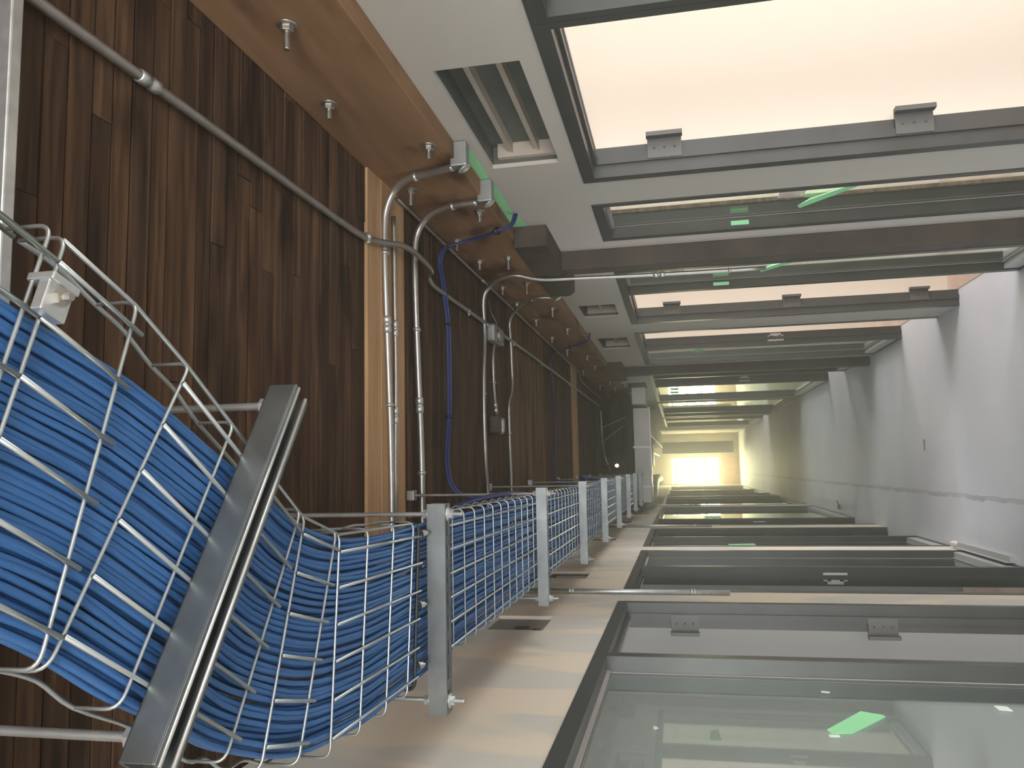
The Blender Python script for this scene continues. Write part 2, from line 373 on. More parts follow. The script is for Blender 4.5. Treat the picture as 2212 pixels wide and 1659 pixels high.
# the end of the corridor and the wall behind the photographer
def framed_wall(name, y0, y1, ox0, ox1, oz0, oz1, m):
    b = MB(); a, c = XL - WT, XR + WT
    b.box(a, ox0, y0, y1, ZF, ZD); b.box(ox1, c, y0, y1, ZF, ZD); b.box(ox0, ox1, y0, y1, oz1, ZD); b.box(ox0, ox1, y0, y1, ZF, oz0)
    return struct(b.build(name, m))
framed_wall('wall_far', Y1, Y1 + 0.18, -0.66, 0.33, -1.45, 0.30, M['wall_l'])
framed_wall('wall_back', Y0 - 0.15, Y0, -0.45, 0.95, -1.2, 0.6, M['wall_r'])  # opening added to go with the fill light
wn = MB()
for x in (-0.66, -0.53, -0.29, 0.03, 0.295): wn.box(x, x + 0.035, Y1 + 0.03, Y1 + 0.07, -1.45, 0.30)
for z in (-1.45, -0.93, -0.40, 0.12, 0.275): wn.box(-0.66, 0.33, Y1 + 0.03, Y1 + 0.07, z, z + 0.045)
we = wn.build('window_1', M['endframe']); struct(we)
MB().box(-0.66, 0.33, Y1 + 0.048, Y1 + 0.052, -1.45, 0.30).build('pane', M['glass'], we)
struct(MB().box(0.42, 0.80, 27.2, 27.7, ZF + 0.35, 0.52).build('wall_pier', M['wall_r']))
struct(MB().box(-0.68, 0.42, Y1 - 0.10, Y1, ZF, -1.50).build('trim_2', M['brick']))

# ------------------------------------------------------------------ storefront frames
nw = 1; nd = 0
FD = 0.116
def storefront(side, u, hinge=True):
    global nw, nd
    X = XR if side > 0 else XL
    def bx(mb, d0, d1, ya, yb, z0, z1): mb.box(X + side * d0, X + side * d1, ya, yb, z0, z1)
    y0, y1, cells = u
    for kind, ya, yb in cells:
        m = MB()
        # head, both jambs (the jamb reaches half way into the mullion it shares)
        e0 = y0 if ya - y0 < 0.07 else ya - 0.0275; e1 = y1 if y1 - yb < 0.07 else yb + 0.0275
        if kind == 'door' and e0 != y0: e0 = ya - 0.03
        bx(m, -0.006, FD, e0, e1, ZH - 0.05, ZH)
        bx(m, -0.006, FD, e0, ya, ZF, ZH - 0.05); bx(m, -0.006, FD, yb, e1, ZF, ZH - 0.05)
        if kind == 'door':
            nd += 1
            o = struct(m.build('door_%d' % nd, M['frame']))
            s = MB()   # stop with a lighter gasket
            bx(s, 0.045, 0.075, ya, yb, ZH - 0.062, ZH - 0.05); bx(s, 0.045, 0.075, ya, ya + 0.012, ZF, ZH - 0.062); bx(s, 0.045, 0.075, yb - 0.012, yb, ZF, ZH - 0.062)
            s.build('door_stop', M['frame'], o)
            g = MB(); bx(g, 0.075, 0.083, ya + 0.012, yb - 0.012, ZH - 0.066, ZH - 0.05); g.build('gasket', M['gasket'], o)
            if (kind, ya, yb) == cells[-1]:        # hinges on the far jamb
                for zc in (0.005, -0.91, -1.83):
                    h = MB(); bx(h, 0.05, 0.142, yb - 0.016, yb, zc - 0.066, zc + 0.066); bx(h, 0.128, 0.145, yb - 0.05, yb - 0.016, zc - 0.070, zc + 0.070)
                    for dz in (-0.04, 0.0, 0.04): h.lathe([(0.005, 0), (0.004, 0.003)], (X + side * 0.09, yb - 0.016, zc + dz), (0, -1, 0), 8)
                    h.build('hinge', M['hinge'], o)
            else:                                  # strike plate on the far jamb
                zc = -0.97; s = MB()
                bx(s, 0.030, 0.085, yb - 0.004, yb, zc + 0.028, zc + 0.075); bx(s, 0.030, 0.085, yb - 0.004, yb, zc - 0.075, zc - 0.028)
                bx(s, 0.030, 0.045, yb - 0.004, yb, zc - 0.028, zc + 0.028); bx(s, 0.070, 0.105, yb - 0.004, yb, zc - 0.05, zc + 0.05)
                s.build('strike_plate', M['strike'], o)
        else:
            nw += 1
            bx(m, -0.006, FD, e0, e1, ZF, ZF + 0.012); q = MB(); bx(q, 0.004, FD - 0.004, ya, yb, ZF + 0.012, ZF + 0.10)
            o = struct(m.build('window_%d' % nw, M['frame']))
            q.build('sill', M['sill'], o)
            b = MB()
            for d in (0.044, 0.062):
                bx(b, d, d + 0.006, ya, yb, ZH - 0.064, ZH - 0.05); bx(b, d, d + 0.006, ya, yb, ZF + 0.10, ZF + 0.114)
            b.build('glazing_bead', M['gasket'], o)
            v = MB()
            for d in (0.049, 0.060):
                bx(v, d, d + 0.003, ya, ya + 0.006, ZF + 0.114, ZH - 0.064); bx(v, d, d + 0.003, yb - 0.006, yb, ZF + 0.114, ZH - 0.064)
            v.build('glazing_seal', M['gasket'], o)
            p = MB(); bx(p, 0.053, 0.059, ya, yb, ZF + 0.10, ZH - 0.05); p.build('pane', M['glass'], o)
for u in RU: storefront(1, u)
for u in LU: storefront(-1, u)

# ------------------------------------------------------------------ timber beam on the right, its bolts
BX = 1.10
def bolt_mesh():
    b = MB(); c = (BX, 0, 0)
    b.lathe([(0.026, 0), (0.026, 0.004), (0.024, 0.005)], c, (-1, 0, 0), 18)
    return b
def add_bolts(root, pts):
    first = None
    for i, (y, z) in enumerate(pts):
        c = (BX, y, z)
        bo = MB().lathe([(0.0262, 0.0), (0.0262, 0.0045), (0.022, 0.006)], c, (-1, 0, 0), 18)
        bo.lathe([(0.0150, 0.005), (0.0165, 0.007), (0.0165, 0.018), (0.015, 0.020)], c, (-1, 0, 0), 6)
        ln = 0.050 if i % 3 else 0.066
        prof = [(0.0085, 0.018)]
        d = 0.022
        while d < ln: prof += [(0.0088, d), (0.0078, d + 0.0015)]; d += 0.003
        prof += [(0.0075, ln)]
        bo.lathe(prof, c, (-1, 0, 0), 10)
        bo.build('bolt', M['steel_bolt'], root)
bm = empty('timber_beam', (BX + 0.03, -3.3, 0.735))
tag(bm, 'long orange-brown timber beam bolted along the right wall beneath the deck', 'beam')
MB().box(BX, XR, Y0 + 0.05, 9.80, 0.735, ZD).build('beam', M['beam'], bm, 0.004)
add_bolts(bm, [(1.72, 0.898), (2.14, 0.979), (2.51, 0.786), (2.90, 0.983), (3.23, 0.789), (3.63, 1.000), (3.99, 0.824), (4.02, 0.985), (4.65, 1.0), (4.60, 0.841),
               (5.14, 1.01), (5.76, 0.99), (5.37, 0.808), (6.58, 1.0), (6.22, 0.822), (7.33, 0.974), (7.79, 0.841), (8.61, 0.847), (8.96, 1.02)])
b2 = empty('timber_beam', (BX + 0.03, 9.85, 0.735))
tag(b2, 'far timber beam with bolts, beyond the second dark column', 'beam')
MB().box(BX, XR, 9.85, 14.2, 0.735, ZD).build('beam', M['beam'], b2, 0.004)
add_bolts(b2, [(10.68, 0.99), (10.3, 0.83), (11.36, 0.95), (11.0, 0.82), (12.2, 1.0), (12.6, 0.84), (13.4, 0.98)])

# ------------------------------------------------------------------ dark steel columns with wide caps
def column(y, label, cap0, cap1):
    r = empty('steel_column', (1.12, y, ZF)); tag(r, label, 'column')
    MB().box(1.065, XR, y - 0.065, y + 0.065, ZF, 0.58).build('shaft', M['steelcol'], r, 0.004)
    z0, z1 = 0.575, 0.735
    c = MB().prism([(cap0, z1), (cap0, z0), (cap1 - 0.10, z0), (cap1, z0 + 0.045), (cap1, z1)], 0, 1.062, XR)
    c.build('cap_plate', M['steelcol'], r, 0.003)
column(4.27, 'dark brown steel column nearest the camera, with a wide cap under the beam', 3.70, 4.86)
column(9.45, 'dark brown steel column farther along the corridor beside the grey duct', 8.88, 9.98)

# ------------------------------------------------------------------ openings above the frames: studs seen inside
def studs(root_name, side, h, label, n):
    y0, y1, z0, z1 = h; X = XR if side > 0 else XL
    r = empty(root_name, (X + side * 0.08, (y0 + y1) / 2, z0)); tag(r, label, 'wall opening')
    m = MB(); m.box(X + side * 0.085, X + side * 0.095, y0, y1, z0, z1); m.build('backing', M['cavity'], r)
    m = MB(); d0, d1, t = 0.016, 0.085, 0.003
    m.box(X + side * d0, X + side * d1, y0, y0 + t, z0, z1); m.box(X + side * d0, X + side * d1, y1 - t, y1, z0, z1)
    m.box(X + side * d0, X + side * d1, y0, y1, z0, z0 + t); m.box(X + side * d0, X + side * d1, y0, y1, z1 - t, z1); m.build('inner_lining', M['cavity'], r)
    for k in range(n):
        zz = z0 + (z1 - z0) * (k + 0.70) / (n + 0.55)
        q = MB(); q.box(X + side * 0.050, X + side * 0.085, y0 + 0.003, y1 - 0.003, zz, zz + 0.020); q.box(X + side * 0.044, X + side * 0.050, y0 + 0.003, y1 - 0.003, zz, zz + 0.006)
        q.build('metal_stud', M['stud'], r)
    q = MB(); q.box(X + side * 0.030, X + side * 0.085, y1 - 0.030, y1 - 0.004, z0 + 0.004, z1 - 0.10 * (z1 - z0)); q.build('end_stud', M['stud'], r)
    return r
studs('wall_opening', 1, RH[0], 'large rectangular cut-out in the grey wall showing metal studs, beside the timber beam', 2)
studs('wall_opening', 1, RH[1], 'cut-out in the right wall just beyond the near dark column', 1)
studs('wall_opening', 1, RH[2], 'cut-out in the right wall just before the far dark column', 1)
studs('wall_opening', 1, RH[3], 'small cut-out in the right wall past the far dark column', 1)
studs('wall_opening', -1, LH[0], 'low vent-like cut-out in the cream wall under the second span of cable tray', 1)
studs('wall_opening', -1, LH[1], 'dark cut-out in the cream wall just beyond the vertical conduit', 1)
studs('wall_opening', -1, LH[2], 'third dark cut-out along the cream left wall', 1)
studs('wall_opening', -1, LH[3], 'farthest dark cut-out along the cream left wall', 1)
bk = empty('junction_plate', (XL - 0.02, 3.62, 0.66)); tag(bk, 'grey metal box plate with a square and a round knockout, under the tray', 'electrical box')
MB().box(XL - 0.022, XL - 0.014, 3.475, 3.775, 0.603, 0.857).build('plate', M['plate'], bk)
MB().box(XL - 0.0145, XL - 0.011, 3.55, 3.60, 0.68, 0.74).build('square_knockout', M['steelcol'], bk)
MB().lathe([(0.020, 0), (0.020, 0.003)], (XL - 0.0145, 3.545, 0.640), (1, 0, 0), 18).build('round_knockout', M['steelcol'], bk)

# ------------------------------------------------------------------ wire basket tray
ZT = 0.55; RIM = 0.052
def cross_path(R, L):
    R = Vector((R[0], R[1], 0)); L = Vector((L[0], L[1], 0)); z = ZT + 0.0028
    up = lambda p, h: Vector((p.x, p.y, h))
    return fillet([up(R, z + RIM), up(R, z), up(L, z), up(L, z + RIM)], 0.017, 5)
def lat(f, u, z): return Vector((f[0][0] + (f[1][0] - f[0][0]) * u, f[0][1] + (f[1][1] - f[0][1]) * u, z))
U = (0.09, 0.254, 0.42, 0.583, 0.75, 0.915)
FR = dict(A0=((0.232, 0.616), (-0.100, 0.500)), A1=((0.226, 0.634), (-0.106, 0.518)), A=((0.185, 0.738), (-0.165, 0.620)),
          B=((0.131, 0.833), (-0.168, 0.630)), C=((0.068, 0.930), (-0.228, 0.727)), D=((-0.052, 1.116), (-0.345, 0.920)),
          E=((-0.060, 1.130), (-0.386, 1.006)), F=((-0.092, 1.243), (-0.415, 1.112)), G=((-0.097, 1.256), (-0.442, 1.221)),
          H=((-0.100, 1.381), (-0.446, 1.340)), I=((-0.102, 1.515), (-0.450, 1.465)), J=((-0.105, 1.633), (-0.450, 1.585)))
def ext(f, d, over):     # frame moved along direction d
    return ((f[0][0] + d[0] * over, f[0][1] + d[1] * over), (f[1][0] + d[0] * over, f[1][1] + d[1] * over))
dn = (0.331, -0.944)     # heading of the tray where it passes over the camera
def tray_root(name, loc, label): r = empty(name, loc); tag(r, label, 'cable tray', 'wire basket trays'); return r
# piece over the camera
t0 = tray_root('wire_basket_tray', (0.15, 0.4, ZT), 'nearest wire basket tray piece, passing overhead at the edge of the picture')
for s in (0.0, 0.115, 0.23, 0.345, 0.46, 0.575):
    f = ext(FR['A0'], dn, s); MB().tube(cross_path(*f), 0.0021, 8).build('cross_wire', M['wire'], t0)
for u in U: MB().tube([lat(ext(FR['A0'], dn, 0.62), u, ZT - 0.0022), lat(ext(FR['A0'], dn, -0.012), u, ZT - 0.0022)], 0.0027, 8).build('long_wire', M['wire'], t0)
for u in (0, 1):
    MB().tube([lat(ext(FR['A0'], dn, 0.62), u, ZT + 0.055), lat(ext(FR['A0'], dn, -0.012), u, ZT + 0.055)], 0.0027, 8).build('rim_wire', M['wire'], t0)
    MB().tube([lat(ext(FR['A0'], dn, 0.62), u + (0.02 if u == 0 else -0.02), ZT + 0.030), lat(ext(FR['A0'], dn, -0.012), u + (0.02 if u == 0 else -0.02), ZT + 0.030)], 0.0025, 8).build('side_wire', M['wire'], t0)
# bent piece
t1 = tray_root('wire_basket_tray', (-0.1, 1.0, ZT), 'bent wire basket tray piece with cut wires, resting on the big angled strut')
for k in ('A1', 'A', 'B', 'C', 'D', 'E', 'F', 'G', 'H', 'I', 'J'):
    MB().tube(cross_path(*FR[k]), 0.0021, 8).build('cross_wire', M['wire'], t1)
def overs(a, b, u, z, o0, o1):
    p = lat(FR[a], u, z); q = lat(FR[b], u, z); d = (q - p).normalized(); return [p - d * o0, q + d * o1]
for u in U:
    for a, b, o0, o1 in (('A1', 'A', 0.004, 0.012), ('B', 'D', 0.003, 0.012), ('E', 'F', 0.003, 0.012), ('G', 'J', 0.003, 0.05)):
        MB().tube(overs(a, b, u, ZT - 0.0022, o0, o1), 0.0027, 8).build('long_wire', M['wire'], t1)
MB().tube([lat(FR[k], 0.01, ZT + 0.006) for k in ('A1', 'A', 'B', 'C', 'D', 'E', 'F', 'G', 'H', 'I', 'J')], 0.0025, 8).build('corner_wire', M['wire'], t1)
for u in (0, 1):
    pts = []
    ks = ('A1', 'A', 'B', 'C', 'D', 'E', 'F', 'G', 'H', 'I', 'J')
    for i, k in enumerate(ks):
        pts.append(lat(FR[k], u, ZT + 0.055))
        if i < len(ks) - 1:
            a = lat(FR[k], u, ZT + 0.055); b = lat(FR[ks[i + 1]], u, ZT + 0.055)
            if (b - a).length > 0.03:
                n = Vector((b.y - a.y, a.x - b.x, 0)).normalized() * (0.002 if i > 6 else 0.008)
                pts.append((a + b) / 2 + n + Vector((0, 0, 0.004)))
    MB().tube(smooth(pts, 4), 0.0027, 8).build('rim_wire', M['wire'], t1)
# straight pieces
def straight(y0, y1, label, first=False):
    t = tray_root('wire_basket_tray', (-0.27, y0, ZT), label)
    n = int(round((y1 - y0) / 0.113)); R, L = -0.100, -0.444
    for i in range(n):
        y = y0 + (i + 0.5) * (y1 - y0) / n
        sg = 8 if y < 5 else 5
        MB().tube(cross_path((R, y), (L, y)), 0.0021, sg).build('cross_wire', M['wire'], t)
    for u in U:
        x = R + (L - R) * u; MB().tube([(x, y0, ZT - 0.0022), (x, y1, ZT - 0.0022)], 0.0027, 8).build('long_wire', M['wire'], t)
    for u in (0, 1):
        x = R + (L - R) * u
        pts = [(x + (0.004 if i % 2 else -0.002) * (1 if u == 0 else -1), y0 + (y1 - y0) * i / (2 * n), ZT + 0.055 + (0.003 if i % 2 else 0)) for i in range(2 * n + 1)]
        MB().tube(pts, 0.0027, 6).build('rim_wire', M['wire'], t)
        MB().tube([(x, y0, ZT + 0.027), (x, y1, ZT + 0.027)], 0.0022, 6).build('side_wire', M['wire'], t)
straight(1.76, 4.43, 'straight wire basket tray piece starting at the first slotted strut')
straight(4.45, 7.11, 'straight wire basket tray piece starting at the third strut along the wall')
straight(7.13, 9.80, 'wire basket tray piece farther along, starting at the fifth strut')
straight(9.82, 11.85, 'farthest wire basket tray piece, with its cut wire ends showing near the duct')
# splice clamps
def clamp(p, ax, label):
    c = empty('splice_clamp', (p[0], p[1], p[2])); tag(c, label, 'clamp', None)
    ay = (-ax[1], ax[0])
    m = MB(); m.obox((p[0], p[1]), ax, ay, 0.019, 0.015, p[2] - 0.014, p[2] - 0.002); m.obox((p[0] + ax[0] * 0.014, p[1] + ax[1] * 0.014), ax, ay, 0.004, 0.017, p[2] - 0.018, p[2] + 0.010)
    m.build('bracket', M['galv'], c, 0.0015)
    MB().lathe([(0.0085, 0.014), (0.0085, 0.0195), (0.004, 0.020), (0.004, 0.027)], p, (0, 0, -1), 6).build('clamp_bolt', M['steel_bolt'], c)
aA = (0.944, 0.331)
clamp((0.160, 0.604, ZT - 0.004), aA, 'shiny square splice clamp on the doubled wires in the upper corner of the tray')
ks = empty('splice_bar', (-0.27, 1.70, ZT)); tag(ks, 'black splice bar with pale bolts joining bent and straight tray beside the first slotted strut', 'bracket')
MB().tube(cross_path((-0.112, 1.668), (-0.446, 1.632)), 0.0042, 8).build('bar', M['black'], ks)
for u in (0.06, 0.5, 0.86):
    x = -0.112 - 0.334 * u; yy = 1.662 - 0.036 * u
    MB().lathe([(0.0085, 0), (0.0085, 0.002), (0.0065, 0.0022), (0.0065, 0.009), (0.0035, 0.0092), (0.0035, 0.013)], (x, yy + 0.006, ZT - 0.006), (0.1, 0.6, -0.8), 6).build('splice_bolt', M['steel_bolt'], ks)

# ------------------------------------------------------------------ trapeze hangers: strut channel on threaded rods
def channel_open_up(m, x0, x1, y0, z0):
    """41 mm channel, slotted base downwards"""
    w_ = 0.041; t = 0.0028; z1 = z0 + w_
    m.box(x0, x1, y0, y0 + t, z0, z1); m.box(x0, x1, y0 + w_ - t, y0 + w_, z0, z1)
    m.box(x0, x1, y0 + t, y0 + 0.0095, z1 - t, z1); m.box(x0, x1, y0 + w_ - 0.0095, y0 + w_ - t, z1 - t, z1)
    m.box(x0, x1, y0 + t, y0 + 0.0135, z0, z0 + t); m.box(x0, x1, y0 + w_ - 0.0135, y0 + w_ - t, z0, z0 + t)
    x = x0
    while x < x1:
        m.box(x, min(x1, x + 0.021), y0 + 0.0135, y0 + w_ - 0.0135, z0, z0 + t); x += 0.0508
def rod(m, x, y, z0, z1, r=0.0056):
    prof = []; d = 0.0
    while d < z1 - z0:
        prof += [(r, d), (r * 0.90, d + 0.0025)]; d += 0.005
    m.lathe(prof, (x, y, z0), (0, 0, 1), 8)
def nut(m, x, y, z, dz=-1):
    m.lathe([(0.0155, 0), (0.0155, 0.0025)], (x, y, z), (0, 0, dz), 16); m.lathe([(0.0108, 0.0025), (0.0108, 0.013)], (x, y, z), (0, 0, dz), 6)
HY = [1.70, 3.07, 4.41, 5.70, 7.05, 8.40, 9.68, 11.0]
h0 = empty('trapeze_hanger', (-0.29, HY[0], 0.504)); 
tag(h0, 'slotted steel strut hanging on threaded rods, nearest of the row of straight ones', 'tray hanger', 'struts carrying the straight tray')
c = MB(); channel_open_up(c, -0.516, -0.071, HY[0], 0.504); c.build('strut_channel', M['strut'], h0)
for x in (-0.094, -0.490):
    r = MB(); rod(r, x, HY[0] + 0.0205, 0.470, ZD); r.build('threaded_rod', M['galv_dull'], h0)
    r = MB(); nut(r, x, HY[0] + 0.0205, 0.504); r.build('lower_nut', M['galv'], h0)
    r = MB(); nut(r, x, HY[0] + 0.0205, 0.546, 1); r.build('upper_nut', M['galv'], h0)
    r = MB(); r.box(x - 0.02, x + 0.02, HY[0], HY[0] + 0.041, ZD - 0.035, ZD - 0.003); r.build('rod_anchor', M['galv_dull'], h0, 0.003)
hl = ['second strut of the straight row, hanging beside the vertical conduit', 'third strut of the straight row under the tray', 'fourth strut of the straight row under the tray',
      'fifth strut of the straight row under the tray', 'sixth strut of the straight row under the tray', 'seventh strut of the straight row, small in the distance', 'last strut of the straight row, nearest the duct']
for yy, lb in zip(HY[1:], hl):
    o = copy_tree(h0); o.location.y = yy; o['label'] = lb
# the big angled strut under the bend, open side down
hf = empty('angled_trapeze_hanger', (-0.075, 0.86, 0.504)); tag(hf, 'big angled steel strut with its open side down, crossing beneath the bent tray', 'tray hanger')
a = Vector((0.122, 1.003, 0)); b = Vector((-0.274, 0.716, 0)); ax = (a - b).normalized(); ay = Vector((-ax.y, ax.x, 0))
if ay.y < 0: ay = -ay
mid = (a + b) / 2; hx = (a - b).length / 2
m = MB()
def ob(d0, d1, z0, z1): m.obox(tuple(mid + ay * ((d0 + d1) / 2))[:2], ax[:2], ay[:2], hx, (d1 - d0) / 2, z0, z1)
ob(0, 0.0028, 0.506, 0.545); ob(0.0382, 0.041, 0.506, 0.545); ob(0, 0.041, 0.5422, 0.545)
ob(0.0, 0.0095, 0.504, 0.5068); ob(0.0315, 0.041, 0.504, 0.5068); ob(0.0075, 0.0095, 0.504, 0.511); ob(0.0315, 0.0335, 0.504, 0.511)
m.build('strut_channel', M['strut'], hf, 0.0008)
for d_ in (0.0086, 0.0324):
    p0 = mid + ay * d_ - ax * hx; p1 = mid + ay * d_ + ax * hx
    MB().tube([(p0.x, p0.y, 0.5045), (p1.x, p1.y, 0.5045)], 0.0026, 10).build('lip_highlight', M['galv'], hf)  # lips in brighter steel than the channel, imitating caught light
for s in (0.03, 2 * hx - 0.02):
    p = b + ax * s + ay * 0.0205
    r = MB(); rod(r, p.x, p.y, 0.520, ZD); r.build('threaded_rod', M['galv_dull'], hf)
    r = MB(); nut(r, p.x, p.y, 0.546, 1); r.build('upper_nut', M['galv'], hf)
# a pale conduit crossing the deck at the edge of the picture
m = MB(); m.box(-0.6, XR - 0.08, 1.036, 1.060, ZD - 0.05, ZD - 0.008); tag(m.build('cross_channel', M['galv'], None, 0.003), 'pale galvanised channel fixed across the deck at the edge of the picture', 'channel')

# ------------------------------------------------------------------ the blue cables in the tray
ST = [ext(FR['A0'], dn, 0.62), ext(FR['A0'], dn, 0.3), FR['A0'], ((0.168, 0.775), (-0.158, 0.622)), FR['C'], ((0.008, 1.023), (-0.287, 0.823)), FR['D'], FR['F'], FR['H'], FR['I'], ((-0.102, 1.72), (-0.446, 1.70))]
yy = 2.0
while yy < 11.9: ST.append(((-0.100, yy), (-0.444, yy))); yy += 0.30
rc = random.Random(11)
cables = []
UM = (0.24, 0.23, 0.22, 0.18, 0.10, 0.06, 0.03)
layers = [(34, 0.0), (33, 0.0074), (34, 0.0150)]
for li, (n, dz) in enumerate(layers):
    for i in range(n):
        u0 = 0.035 + 0.93 * (i + 0.5) / n
        if li == 0 and 30 <= i <= 31: continue
        wob = 0.0; pts = []
        for k, f in enumerate(ST):
            wob = wob * 0.72 + (rc.random() - 0.5) * (0.036 if k > 9 else 0.020)
            u = min(0.975, max(0.022, u0 + wob))
            um = UM[k] if k < len(UM) else 0.0
            u = um + (1 - um) * u
            z = ZT + 0.0028 + 0.0021 + 0.0047 + dz + rc.random() * 0.0036
            pts.append(lat(f, u, z))
        pts = smooth(pts, 4)
        cables.append(pts)
for i, pts in enumerate(cables):
    o = MB().tube(pts, 0.0042, 7, True).build('network_cable', M['cable'])
    tag(o, 'blue network cable lying in the wire basket tray with the others', 'cable', 'blue cables in the tray')

# ------------------------------------------------------------------ conduits on the deck and beam
def conduit(name, pts, r, label, m='conduit', straps=(), couplings=(), sm=4, group=None):
    P = smooth(pts, sm)
    root = empty(name, P[0]); tag(root, label, 'conduit', group)
    MB().tube(P, r, 12).build('pipe', M[m], root)
    def at(i):
        a = Vector(pts[i]); b_ = Vector(pts[i + 1]) if i + 1 < len(pts) else Vector(pts[i]); return (a + b_) / 2, (b_ - a).normalized()
    for i in couplings:
        p, d = at(i); MB().lathe([(r * 1.05, -0.032), (r * 1.28, -0.030), (r * 1.28, -0.006), (r * 1.1, -0.004), (r * 1.1, 0.004), (r * 1.28, 0.006), (r * 1.28, 0.030), (r * 1.05, 0.032)], p, d, 14).build('coupling', M['galv'], root)
    for i in straps:
        p, d = at(i); s = MB().lathe([(r * 1.22, -0.007), (r * 1.22, 0.007)], p, d, 14)
        s.lathe([(0.006, 0), (0.006, 0.010)], p + Vector((0, 0.022, 0)) if abs(d.y) < 0.7 else p + Vector((-0.02, 0, 0)), (0, 0, -1), 6)
        s.build('strap', M['galv'], root)
    return root
ZC = ZD - 0.024
conduit('long_conduit', [(0.818, Y0 + 0.1, ZC), (0.818, 1.1, ZC), (0.818, 1.72, ZC), (0.818, 2.50, ZC), (0.838, 2.70, ZC - 0.012), (0.864, 2.87, ZC - 0.045), (0.868, 3.04, ZC - 0.05), (0.866, 3.27, ZC - 0.03), (0.858, 3.34, ZC + 0.005), (0.833, 3.40, ZC + 0.004), (0.828, 3.56, ZC), (0.836, 4.45, ZC)],
        0.0115, 'long steel conduit along the wooden deck, dipping under the pine strip', straps=(3, 10), couplings=(1,))
conduit('long_conduit', [(0.840, 4.76, ZC), (0.845, 5.6, ZC), (0.850, 7.0, ZC), (0.850, 9.0, ZC), (0.845, 11.0, ZC)], 0.0115, 'long deck conduit continuing beyond the open junction box', straps=(0, 1, 2))
conduit('beam_conduit', [(1.075, 2.93, ZC), (1.072, 3.6, ZC), (1.070, 5.1, ZC), (1.066, 7.2, ZC), (1.060, 8.7, ZC), (1.00, 8.95, ZC), (0.975, 9.4, ZC), (0.97, 11.4, ZC)], 0.0085, 'thin conduit running along the corner of deck and timber beam', couplings=(1, 2))
XB = BX - 0.022
conduit('bent_conduit', [(XB, 2.67, 0.745), (XB, 2.69, 0.80), (XB, 2.715, 0.87), (XB, 2.735, 0.94), (1.055, 2.77, 1.00), (0.995, 2.78, 1.036), (0.92, 2.785, ZC), (0.72, 2.79, ZC), (0.38, 2.82, ZC), (0.12, 2.84, ZC), (-0.14, 2.85, ZC), (-0.45, 2.85, ZC)],
        0.014, 'thick bent conduit crossing the pale pine boards and turning down the beam', straps=(2, 6, 8), couplings=(7,))
conduit('cross_conduit', [(0.99, 2.885, ZC), (0.72, 2.89, ZC), (0.38, 2.90, ZC), (0.05, 2.89, ZC), (-0.45, 2.89, ZC)], 0.009, 'thin conduit beside the thick one across the pale pine boards', straps=(1, 2), couplings=(1, 2))
conduit('bent_conduit', [(XB, 3.06, 0.755), (XB, 3.07, 0.83), (XB, 3.09, 0.90), (1.06, 3.12, 0.98), (1.01, 3.14, 1.03), (0.93, 3.14, ZC), (0.76, 3.14, ZC), (0.42, 3.17, ZC), (0.13, 3.20, ZC), (-0.14, 3.21, ZC), (-0.45, 3.22, ZC)],
        0.0135, 'second bent conduit, just beyond the pale pine boards', straps=(1, 6, 8), couplings=(7,))
conduit('column_conduit', [(1.052, 4.42, -0.50), (1.052, 4.41, -0.12), (1.052, 4.39, 0.25), (1.052, 4.36, 0.55), (1.048, 4.31, 0.72), (1.068, 4.27, 0.84), (1.06, 4.29, 0.94), (1.03, 4.34, 1.01), (0.96, 4.35, ZC), (0.77, 4.37, ZC), (0.55, 4.33, ZC), (0.30, 4.32, ZC), (0.04, 4.34, ZC), (-0.12, 4.38, ZC), (-0.45, 4.38, ZC)],
        0.0115, 'conduit running down the near dark column from the deck', straps=(0, 10), couplings=(1,))
conduit('bent_conduit', [(XB, 4.94, 0.745), (XB, 4.93, 0.83), (1.07, 4.97, 0.92), (1.03, 5.04, 1.00), (0.97, 5.08, ZC), (0.85, 5.09, ZC), (0.70, 5.11, ZC), (0.59, 5.12, ZC), (0.50, 5.08, ZC), (0.43, 5.00, ZC), (0.30, 4.99, ZC), (0.16, 5.00, ZC), (-0.12, 5.03, ZC), (-0.45, 5.03, ZC)],
        0.010, 'thinner bent conduit with a sideways jog, beyond the near dark column', straps=(1, 10))
conduit('cross_conduit', [(0.80, 11.25, ZC), (0.60, 11.3, ZC), (0.40, 11.35, ZC), (0.15, 11.5, ZC - 0.02), (-0.06, 11.8, ZC - 0.06)], 0.012, 'far conduit dropping across the deck beside the black insulated duct', m='galv', couplings=(1,))
# conduit bodies where the bent conduits meet the wall under the beam
def body(y, label):
    r = empty('conduit_body', (1.09, y, 0.70)); tag(r, label, 'conduit fitting', 'conduit fittings under the beam edge')
    MB().box(1.072, XR, y - 0.022, y + 0.022, 0.690, 0.752).build('body', M['galv_dull'], r, 0.006)
    m = MB(); m.lathe([(0.024, 0), (0.026, 0.002), (0.026, 0.004), (0.022, 0.006)], (1.072, y + 0.010, 0.708), (-0.85, 0.1, -0.5), 18); m.build('oval_cover', M['galv'], r)
body(2.665, 'grey conduit fitting with a pale oval cover where the nearest bent conduit meets the wall')
body(3.055, 'grey conduit fitting with a pale oval cover where the second bent conduit meets the wall')
body(4.94, 'small fitting at the beam edge beyond the near dark column')
